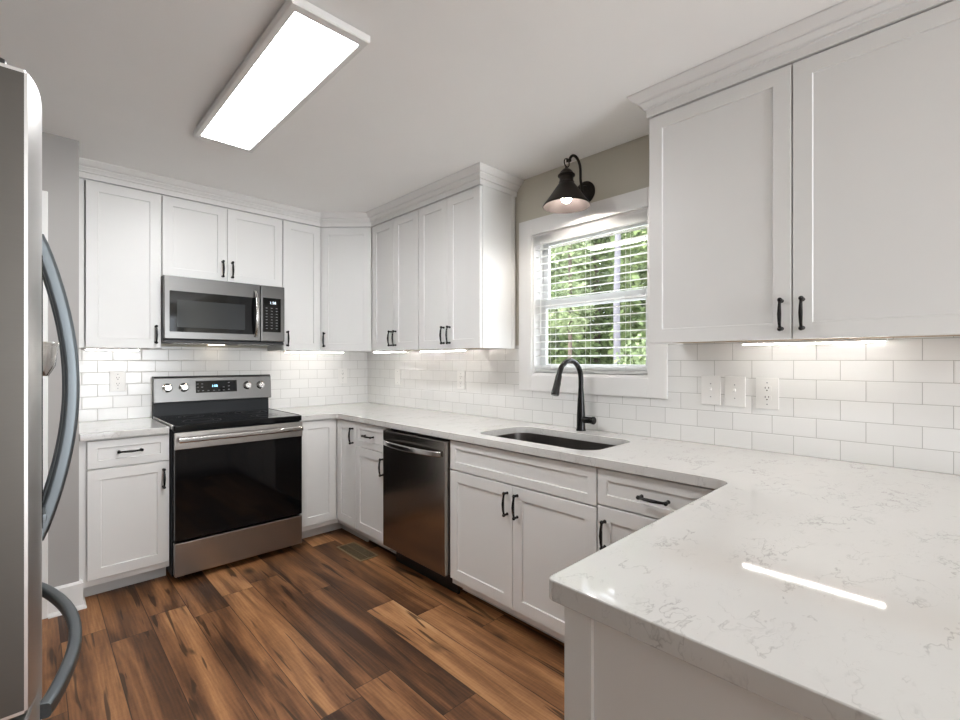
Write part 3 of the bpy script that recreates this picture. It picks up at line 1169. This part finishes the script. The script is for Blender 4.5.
# ------------------------------------------------------------------ microwave
mw = thing('microwave', 'stainless over the range microwave with black glass door', 'microwave', (-1.300, 0, 1.418))
hw = .374
b = MB(); b.box(-hw, hw, -.372, -.022, .018, .4245, .002); b.build('body', M['dkgrey'], mw)
b = MB(); b.box(-hw, hw, -.385, -.022, 0, .0175, .003)
b.build('underside', M['bplast'], mw)
b = MB()
b.box(-.31, -.10, -.34, -.22, -.003, .0, .001)
b.build('grease_filter', M['chrome'], mw)
b = MB()
b.box(.10, .31, -.34, -.22, -.003, .0, .001)
b.build('grease_filter', M['chrome'], mw)
b = MB(); b.box(-.05, .05, -.12, -.07, -.004, .0, .001); b.build('cooktop_lamp', M['hood_e'], mw)
xs = -1.095 + 1.300
b = MB(); b.box(-hw, xs - .0015, -.402, -.373, .022, .423, .006); dr = b.build('door', M['steel'], mw)
b = MB(); b.slab(fillet([(-1.645 + 1.3, .068), (-1.128 + 1.3, .068), (-1.128 + 1.3, .328), (-1.645 + 1.3, .328)], .006, 3), 0, .0015)
b.bm.transform(Matrix.Translation((0, -.4022, 0)) @ Matrix.Rotation(pi / 2, 4, 'X')); wn1_ = b.build('window', M['bglass'], dr)
b = MB(); b.box(-1.605 + 1.3, -1.20 + 1.3, -.4042, -.4037, .098, .272); b.build('window_mesh', M['bglass2'], dr)
b = MB()
pts = []
for k in range(21):
    u = k / 20
    pts.append((-1.133 + 1.3, -.402 - .048 * (sin(pi * min(1, max(0, u))) ** .55) - .001, .055 + .318 * u))
b.rect_sweep(pts, .020, .013, (0, -1, 0), .4)
b.build('handle', M['chrome'], dr)
b = MB(); b.box(xs + .0015, hw, -.402, -.373, .022, .423, .006); cp = b.build('control_panel', M['steel'], mw)
b = MB(); b.box(-1.080 + 1.3, -.955 + 1.3, -.4038, -.4015, .090, .335, .001); b.build('keypad', M['bglass'], cp); kp = cp
text('clock_digits', '1:58', .026, M['clockw'], kp, (-1.012 + 1.3, -.4042, .300), FRONT)
b = MB()
for i in range(3):
    for j in range(8):
        xx = -1.055 + 1.3 + i * .035; zz = .262 - j * .021
        b = MB()
        b.box(xx - .006, xx + .006, -.4043, -.4037, zz - .0014, zz + .0014)
        b.build('key_mark', M['mark'], kp)

# ------------------------------------------------------------------ dishwasher
dwt = thing('dishwasher', 'stainless dishwasher with a bowed bar handle, under the worktop', 'dishwasher', (0, -1.304, 0), RZ)
w = .624
b = MB(); b.box(.003, w - .003, -.600, -.03, .10, .868); b.build('tub', M['bplast'], dwt)
b = MB(); b.box(.004, w - .004, -.660, -.601, .128, .862, .006); dd = b.build('door', M['dw'], dwt)
b = MB(); b.box(.006, w - .006, -.56, -.545, 0.0, .098); b.build('kick_plate', M['bplast'], dwt)
b = MB()
pts = []
for k in range(25):
    u = k / 24
    pts.append((.028 + (w - .056) * u, -.662 - .042 * (sin(pi * u) ** .5 if 0 < u < 1 else 0) - .004, .790))
b.rect_sweep(pts, .013, .030, (0, 0, 1), .4)
b.build('handle', M['chrome'], dd)
b = MB(); b.box(.03, .12, -.6607, -.6598, .812, .832, .0003); b.build('badge', M['dw'], dd)

# ------------------------------------------------------------------ refrigerator
FY0, FY1 = -2.812, -1.898
FM = (FY0 + FY1) / 2
fr = thing('refrigerator', 'tall stainless french door refrigerator with bowed handles', 'refrigerator', (-2.70, FM, 0))
ox, oy = -2.70, FM
H = 1.778
b = MB(); b.box(-.39, .335, FY0 - oy + .006, FY1 - oy - .006, .03, H - .02, .004); b.build('cabinet', M['dkgrey'], fr)
def bowed(y0, y1, n, xe, bow):
    """plan outline of a bowed door: front edge bulges toward +x"""
    pts = []
    for k in range(n + 1):
        u = k / n
        pts.append((xe + bow * (1 - (2 * u - 1) ** 4), y0 + (y1 - y0) * u))
    return pts
def door_outline(y0, y1, xf, bow):
    fr_ = bowed(y0, y1, 24, xf, bow)
    return [(-2.355, y0)] + [(p[0], p[1]) for p in fr_] + [(-2.355, y1)]
def fdoor(name, y0, y1, z0, z1, bow=.019):
    b = MB()
    ol = door_outline(y0, y1, -2.278, bow)
    b.prism([(p[0] - ox, p[1] - oy) for p in ol], 'z', z0, z1)
    es = [e for e in b.bm.edges if abs(e.verts[0].co.z - e.verts[1].co.z) < 1e-6 and e.verts[0].co.x > -2.34 - ox and e.verts[1].co.x > -2.34 - ox]
    bmesh.ops.recalc_face_normals(b.bm, faces=b.bm.faces[:])
    bmesh.ops.bevel(b.bm, geom=es, offset=.004, segments=2, affect='EDGES')
    return b.build(name, M['steel_fr'], fr, smooth=40)
d1 = fdoor('door', FY0, FM - .002, .726, H)
d2 = fdoor('door', FM + .002, FY1, .726, H)
for (za, zb_) in ((.732, H - .006), (.066, .710)):
    b = MB(); b.box(-2.350 - ox, -2.2825 - ox, FY0 - oy - .0012, FY0 - oy + .0005, za, zb_)
    b.build('door_edge', M['edge'], d1 if za > .5 else fr, smooth=0)
d3 = fdoor('freezer_drawer', FY0, FY1, .06, .716, .021)
b = MB(); b.box(-.36, .30, FY0 - oy + .02, FY1 - oy - .02, .0, .055); b.build('base_grille', M['bplast'], fr)
for yy in (FY0 - oy + .04, FY1 - oy - .04):
    b = MB(); b.box(.28, .397, yy - .035, yy + .035, H - .022, H + .012, .005); b.build('hinge_cover', M['bplast'], fr)
def arc_handle(par, y, z0, z1, xd, out):
    b = MB()
    pts = []
    for k in range(33):
        u = k / 32
        s = sin(pi * u) ** .85 if 0 < u < 1 else 0
        pts.append((xd - .004 + out * s - ox, y - oy, z0 + (z1 - z0) * u))
    b.rect_sweep(pts, .026, .028, (1, 0, 0), .3)
    return b.build('handle', M['fhandle'], par)
arc_handle(d1, FM - .050, .895, 1.588, -2.262, .062)
arc_handle(d2, FM + .050, .895, 1.588, -2.262, .062)
b = MB()
pts = []
for k in range(33):
    u = k / 32
    s = sin(pi * u) ** .85 if 0 < u < 1 else 0
    pts.append((-2.258 + .062 * s - ox, -2.68 - oy + .66 * u, .645))
b.rect_sweep(pts, .024, .028, (0, 0, 1), .3)
b.build('handle', M['fhandle'], d3)
# water and ice dispenser on the nearer door
dy = -2.59
b = MB(); b.box(-2.275 - ox, -2.2584 - ox, dy - .10 - oy, dy + .10 - oy, .99, 1.50, .002); dp = b.build('dispenser', M['bglass'], d1)
b = MB()
b.lathe([(.0, 1.272), (.020, 1.272), (.030, 1.292), (.034, 1.33), (.036, 1.334), (.036, 1.340), (.0, 1.340)], (-2.268 - ox, dy - oy, 0), n=20)
b.build('dispenser_spout', M['chrome'], d1)
b = MB(); b.box(-2.270 - ox, -2.252 - ox, dy - .03 - oy, dy + .03 - oy, .985, 1.0, .002); b.build('drip_tray', M['fhandle'], d1)

# ------------------------------------------------------------------ wall sconce over the window
sc = thing('wall_sconce', 'dark bronze barn style wall lamp hooked out over the window, lit', 'lamp', (0, -2.397, 2.256))
b = MB()
b.lathe([(0, -.001), (.066, -.001), (.066, -.006), (.058, -.012), (.040, -.016), (.036, -.022), (.018, -.028), (0, -.028)], axis='x', n=32)
b.bm.transform(Matrix.Translation((0, .018, 0)))
b.build('back_plate', M['bronze'], sc)
b = MB()
pts = [(-.02, .018, 0), (-.045, .010, .004), (-.066, 0, .022), (-.072, 0, .055), (-.073, 0, .10)]
for k in range(1, 15):
    a = pi * k / 14 * .86
    pts.append((-.128 + .055 * cos(a), 0, .100 + .068 * sin(a)))
b.tube(pts, .0075, 12)
e = Vector(pts[-1])
b.sphere(e, .011)
b.build('arm', M['bronze'], sc)
LXc = -.205
b = MB()
b.torus((LXc + .003, 0, .108), .022, .0035, 'y')
b.build('hanging_ring', M['bronze'], sc)
b = MB()
b.tube([(e.x, 0, e.z), (LXc + .006, 0, e.z - .012), (LXc + .004, 0, .133)], [.008, .006, .005], 10)
b.build('hook', M['bronze'], sc)
b = MB()
b.lathe([(0, .088), (.006, .088), (.008, .078), (.020, .072), (.032, .060), (.040, .046), (.046, .042), (.046, .036), (.037, .034), (.037, .006), (.041, .004), (.041, -.004), (0, -.004)], (LXc, 0, 0), n=28)
b.build('lamp_cap', M['bronze'], sc)
b = MB()
b.lathe([(.038, .0), (.044, -.008), (.060, -.030), (.090, -.074), (.119, -.112), (.124, -.119), (.126, -.126), (.123, -.126)], (LXc, 0, 0), n=40, close=False)
sh = b.build('lamp_shade', M['bronze'], sc, smooth=50)
b = MB()
b.lathe([(.036, -.003), (.042, -.011), (.058, -.033), (.088, -.076), (.117, -.114), (.123, -.126)], (LXc, 0, 0), n=40, close=False)
b.build('shade_lining', M['bronze_in'], sh, smooth=50)
b = MB()
b.lathe([(0, -.008), (.013, -.008), (.015, -.038), (.024, -.060), (.028, -.078), (.023, -.096), (.010, -.106), (0, -.107)], (LXc, 0, 0), n=20)
b.build('bulb', M['bulb_e'], sc, smooth=60)

# ------------------------------------------------------------------ outlets and switches
def plate_thing(name, label, loc, rz, kind):
    c = thing(name, label, 'outlet' if kind == 'outlet' else 'switch', loc, rz)
    hw_, hh = .043, .067
    b = MB(); b.box(-hw_, hw_, -.0068, 0, -hh, hh, .003); pl = b.build('cover_plate', M['plate'], c)
    if kind == 'outlet':
        for s in (-1, 1):
            b = MB()
            b.slab(fillet([(-.017, s * .0195 - .0145), (.017, s * .0195 - .0145), (.017, s * .0195 + .0145), (-.017, s * .0195 + .0145)], .010, 6), 0, .0025)
            b.bm.transform(Matrix.Translation((0, -.0062, 0)) @ Matrix.Rotation(pi / 2, 4, 'X'))
            rc = b.build('receptacle', M['plate'], c)
            b = MB()
            z = s * .0195
            b.box(-.0078, -.0052, -.0091, -.0080, z + .001, z + .009)
            b.box(.0052, .0078, -.0091, -.0080, z + .002, z + .009)
            b.lathe([(0, -.0091), (.0028, -.0091), (.0028, -.0080), (0, -.0080)], (0, 0, z - .006), axis='y', n=10)
            b.build('slots', M['slot'], rc)
        zs = (.046, -.046)
    elif kind == 'toggle':
        b = MB(); b.box(-.005, .005, -.018, -.004, -.004, .009, .002)
        b.bm.transform(Matrix.Rotation(radians(-18), 4, 'X')); b.build('toggle', M['plate'], c)
        zs = (.030, -.030)
    else:
        b = MB(); b.box(-.017, .017, -.0086, -.006, -.033, .033, .001); b.build('rocker', M['plate'], c)
        zs = (.046, -.046)
    for z in zs:
        b = MB()
        b.lathe([(0, -.0077), (.0028, -.0077), (.0032, -.0060), (0, -.0060)], (0, 0, z), axis='y', n=10)
        b.build('screw', M['mark'], pl)
    return c

yt = -TT
plate_thing('wall_outlet', 'white outlet on the tile between the grey wall and the range', (-1.862, yt, 1.166), 0, 'outlet')
plate_thing('wall_outlet', 'white outlet on the back wall tile close to the room corner', (-.262, yt, 1.164), 0, 'outlet')
plate_thing('light_switch', 'white rocker switch on the tile close to the room corner', (yt, -.514, 1.162), RZ, 'rocker')
plate_thing('wall_outlet', 'white outlet on the tile between the corner and the window', (yt, -1.329, 1.16), RZ, 'outlet')
plate_thing('light_switch', 'white toggle switch on the tile, the one nearer the window', (yt, -3.066, 1.166), RZ, 'toggle')
plate_thing('light_switch', 'white toggle switch on the tile, the one beside the outlet', (yt, -3.168, 1.164), RZ, 'toggle')
plate_thing('wall_outlet', 'white outlet on the tile beside the two toggle switches', (yt, -3.295, 1.162), RZ, 'outlet')

# ------------------------------------------------------------------ floor vent
v = thing('floor_vent', 'brown metal floor vent set in the planks before the corner cabinet', 'vent', (-.672, -1.005, 0))
b = MB()
b.box(-.070, -.056, -.165, .165, 0, .004, .0015); b.box(.056, .070, -.165, .165, 0, .004, .0015)
b.box(-.056, .056, -.165, -.150, 0, .004, .0015); b.box(-.056, .056, .150, .165, 0, .004, .0015)
b.build('frame', M['brass'], v)
b = MB(); b.box(-.056, .056, -.150, .150, .0002, .0008); b.build('duct_opening', M['slot'], v)
b = MB()
for k in range(22):
    y = -.145 + k * .0138
    b.box(-.056, .056, y - .002, y + .002, .0008, .0035)
b.box(-.003, .003, -.15, .15, .0008, .0035)
b.build('louvers', M['brass'], v)

# ------------------------------------------------------------------ outdoors
b = MB(); b.box(1.2, 40, -30, 40, -.75, -.6)
structure(b.build('ground', M['ground'], smooth=0))
M['leaf1'] = leaf_mat('leaves_bright', (0.055, 0.09, 0.036), (0.46, 0.53, 0.31))
M['leaf2'] = leaf_mat('leaves_deep', (0.040, 0.068, 0.028), (0.33, 0.41, 0.19))
M['bark1'] = bark_mat('pale_bark', (0.15, 0.145, 0.16), (0.085, 0.082, 0.095))
M['bark2'] = bark_mat('brown_bark', (0.13, 0.095, 0.07), (0.05, 0.038, 0.03))

def tree(label, x, y, h, tr, blobs, leaf, bark, nl, ls, seed, name='tree'):
    rnd = random.Random(seed)
    c = thing(name, label, 'tree', (x, y, -.6))
    if tr:
        b = MB()
        pts = [(rnd.uniform(-.02, .02) * k * .4, rnd.uniform(-.02, .02) * k * .4, h * k / 8) for k in range(9)]
        b.tube(pts, [tr * (1 - .07 * k) for k in range(9)], 12)
        b.build('trunk', M[bark], c)
    bm = bmesh.new()
    for (bx, by, bz, br, bzr) in blobs:
        for _ in range(int(nl / len(blobs))):
            while True:
                p = Vector((rnd.uniform(-1, 1), rnd.uniform(-1, 1), rnd.uniform(-1, 1)))
                if .25 < p.length < 1: break
            p = Vector((bx + p.x * br, by + p.y * br, bz + p.z * bzr))
            s = ls * rnd.uniform(.6, 1.4)
            q = Euler((rnd.uniform(-1.0, 1.0), rnd.uniform(-1.0, 1.0), rnd.uniform(0, 6.28))).to_matrix()
            vs = [bm.verts.new(p + q @ Vector(t) * s) for t in ((-.5, 0, 0), (0, -.3, .08), (.5, 0, 0), (0, .3, .08))]
            bm.faces.new(vs)
    me = bpy.data.meshes.new('foliage')
    bm.to_mesh(me); bm.free()
    me.materials.append(M[leaf])
    o = bpy.data.objects.new('foliage', me); COL.objects.link(o); o.parent = c
    return c

def along(px, dist):
    """a point outdoors on the sight line through the window at image column px"""
    yaw = radians(-43.944)
    l = (px - 480.19) / 466.31
    d = Vector((-sin(yaw) + cos(yaw) * l, cos(yaw) + sin(yaw) * l)).normalized()
    t = dist
    return cam.location.x + d.x * t, cam.location.y + d.y * t
x, y = along(617, 8.9)
tree('pale grey trunked tree standing straight behind the window', x, y, 8, .076, [(0, 0, 6.5, .5, 1.0)], 'leaf2', 'bark1', 500, .13, 1)
x, y = along(570, 9.6)
tree('slim tree with a thin brown trunk behind the window', x, y, 8, .05, [(0, 0, 4.6, .5, 1.1), (0, 0, 3.0, .5, .6)], 'leaf1', 'bark2', 1800, .11, 2)
for px, dist, lf, lb, bl_, n in [
        (548, 7.3, 'leaf1', 'leafy bright bush low at the corner of the window', [(0, 0, .9, .6, .8)], 2600),
        (590, 5.8, 'leaf1', 'leafy bright bush in front of the pale trunk', [(0, 0, .9, .42, .8), (0, 0, 1.35, .36, .4)], 2600),
        (646, 7.3, 'leaf1', 'leafy bright bush beside the big wall cabinet edge', [(0, 0, 1.2, .6, 1.1)], 2800)]:
    x, y = along(px, dist)
    tree(lb, x, y, 0, 0, bl_, lf, 'bark2', n, .085, int(px), name='shrub')
k = 0
for dist, laterals in [(11.6, (-1.35, 1.35)), (14.6, (-2.7, 0, 2.7, 5.4)), (17.6, (-1.35, 1.35, 4.05)), (20.6, (-2.7, 0, 2.7)), (23.6, (-4.05, -1.35, 1.35, 4.05))]:
    x0, y0 = along(597, dist)
    dx, dy = x0 - cam.location.x, y0 - cam.location.y
    n_ = math.hypot(dx, dy)
    for lt in laterals:
        k += 1
        x, y = x0 - dy / n_ * lt, y0 + dx / n_ * lt
        tree('green tree in the woods behind the window', x, y, 9, .12,
             [(0, 0, 2.0, 1.12, 1.5), (0, 0, 4.4, 1.12, 1.7), (0, 0, 6.6, 1.0, 1.5), (0, 0, .6, 1.05, .8)],
             ['leaf1', 'leaf2', 'leaf2'][k % 3], 'bark2', 8500, .20, 100 + k)['group'] = 'trees of the woods behind the window'
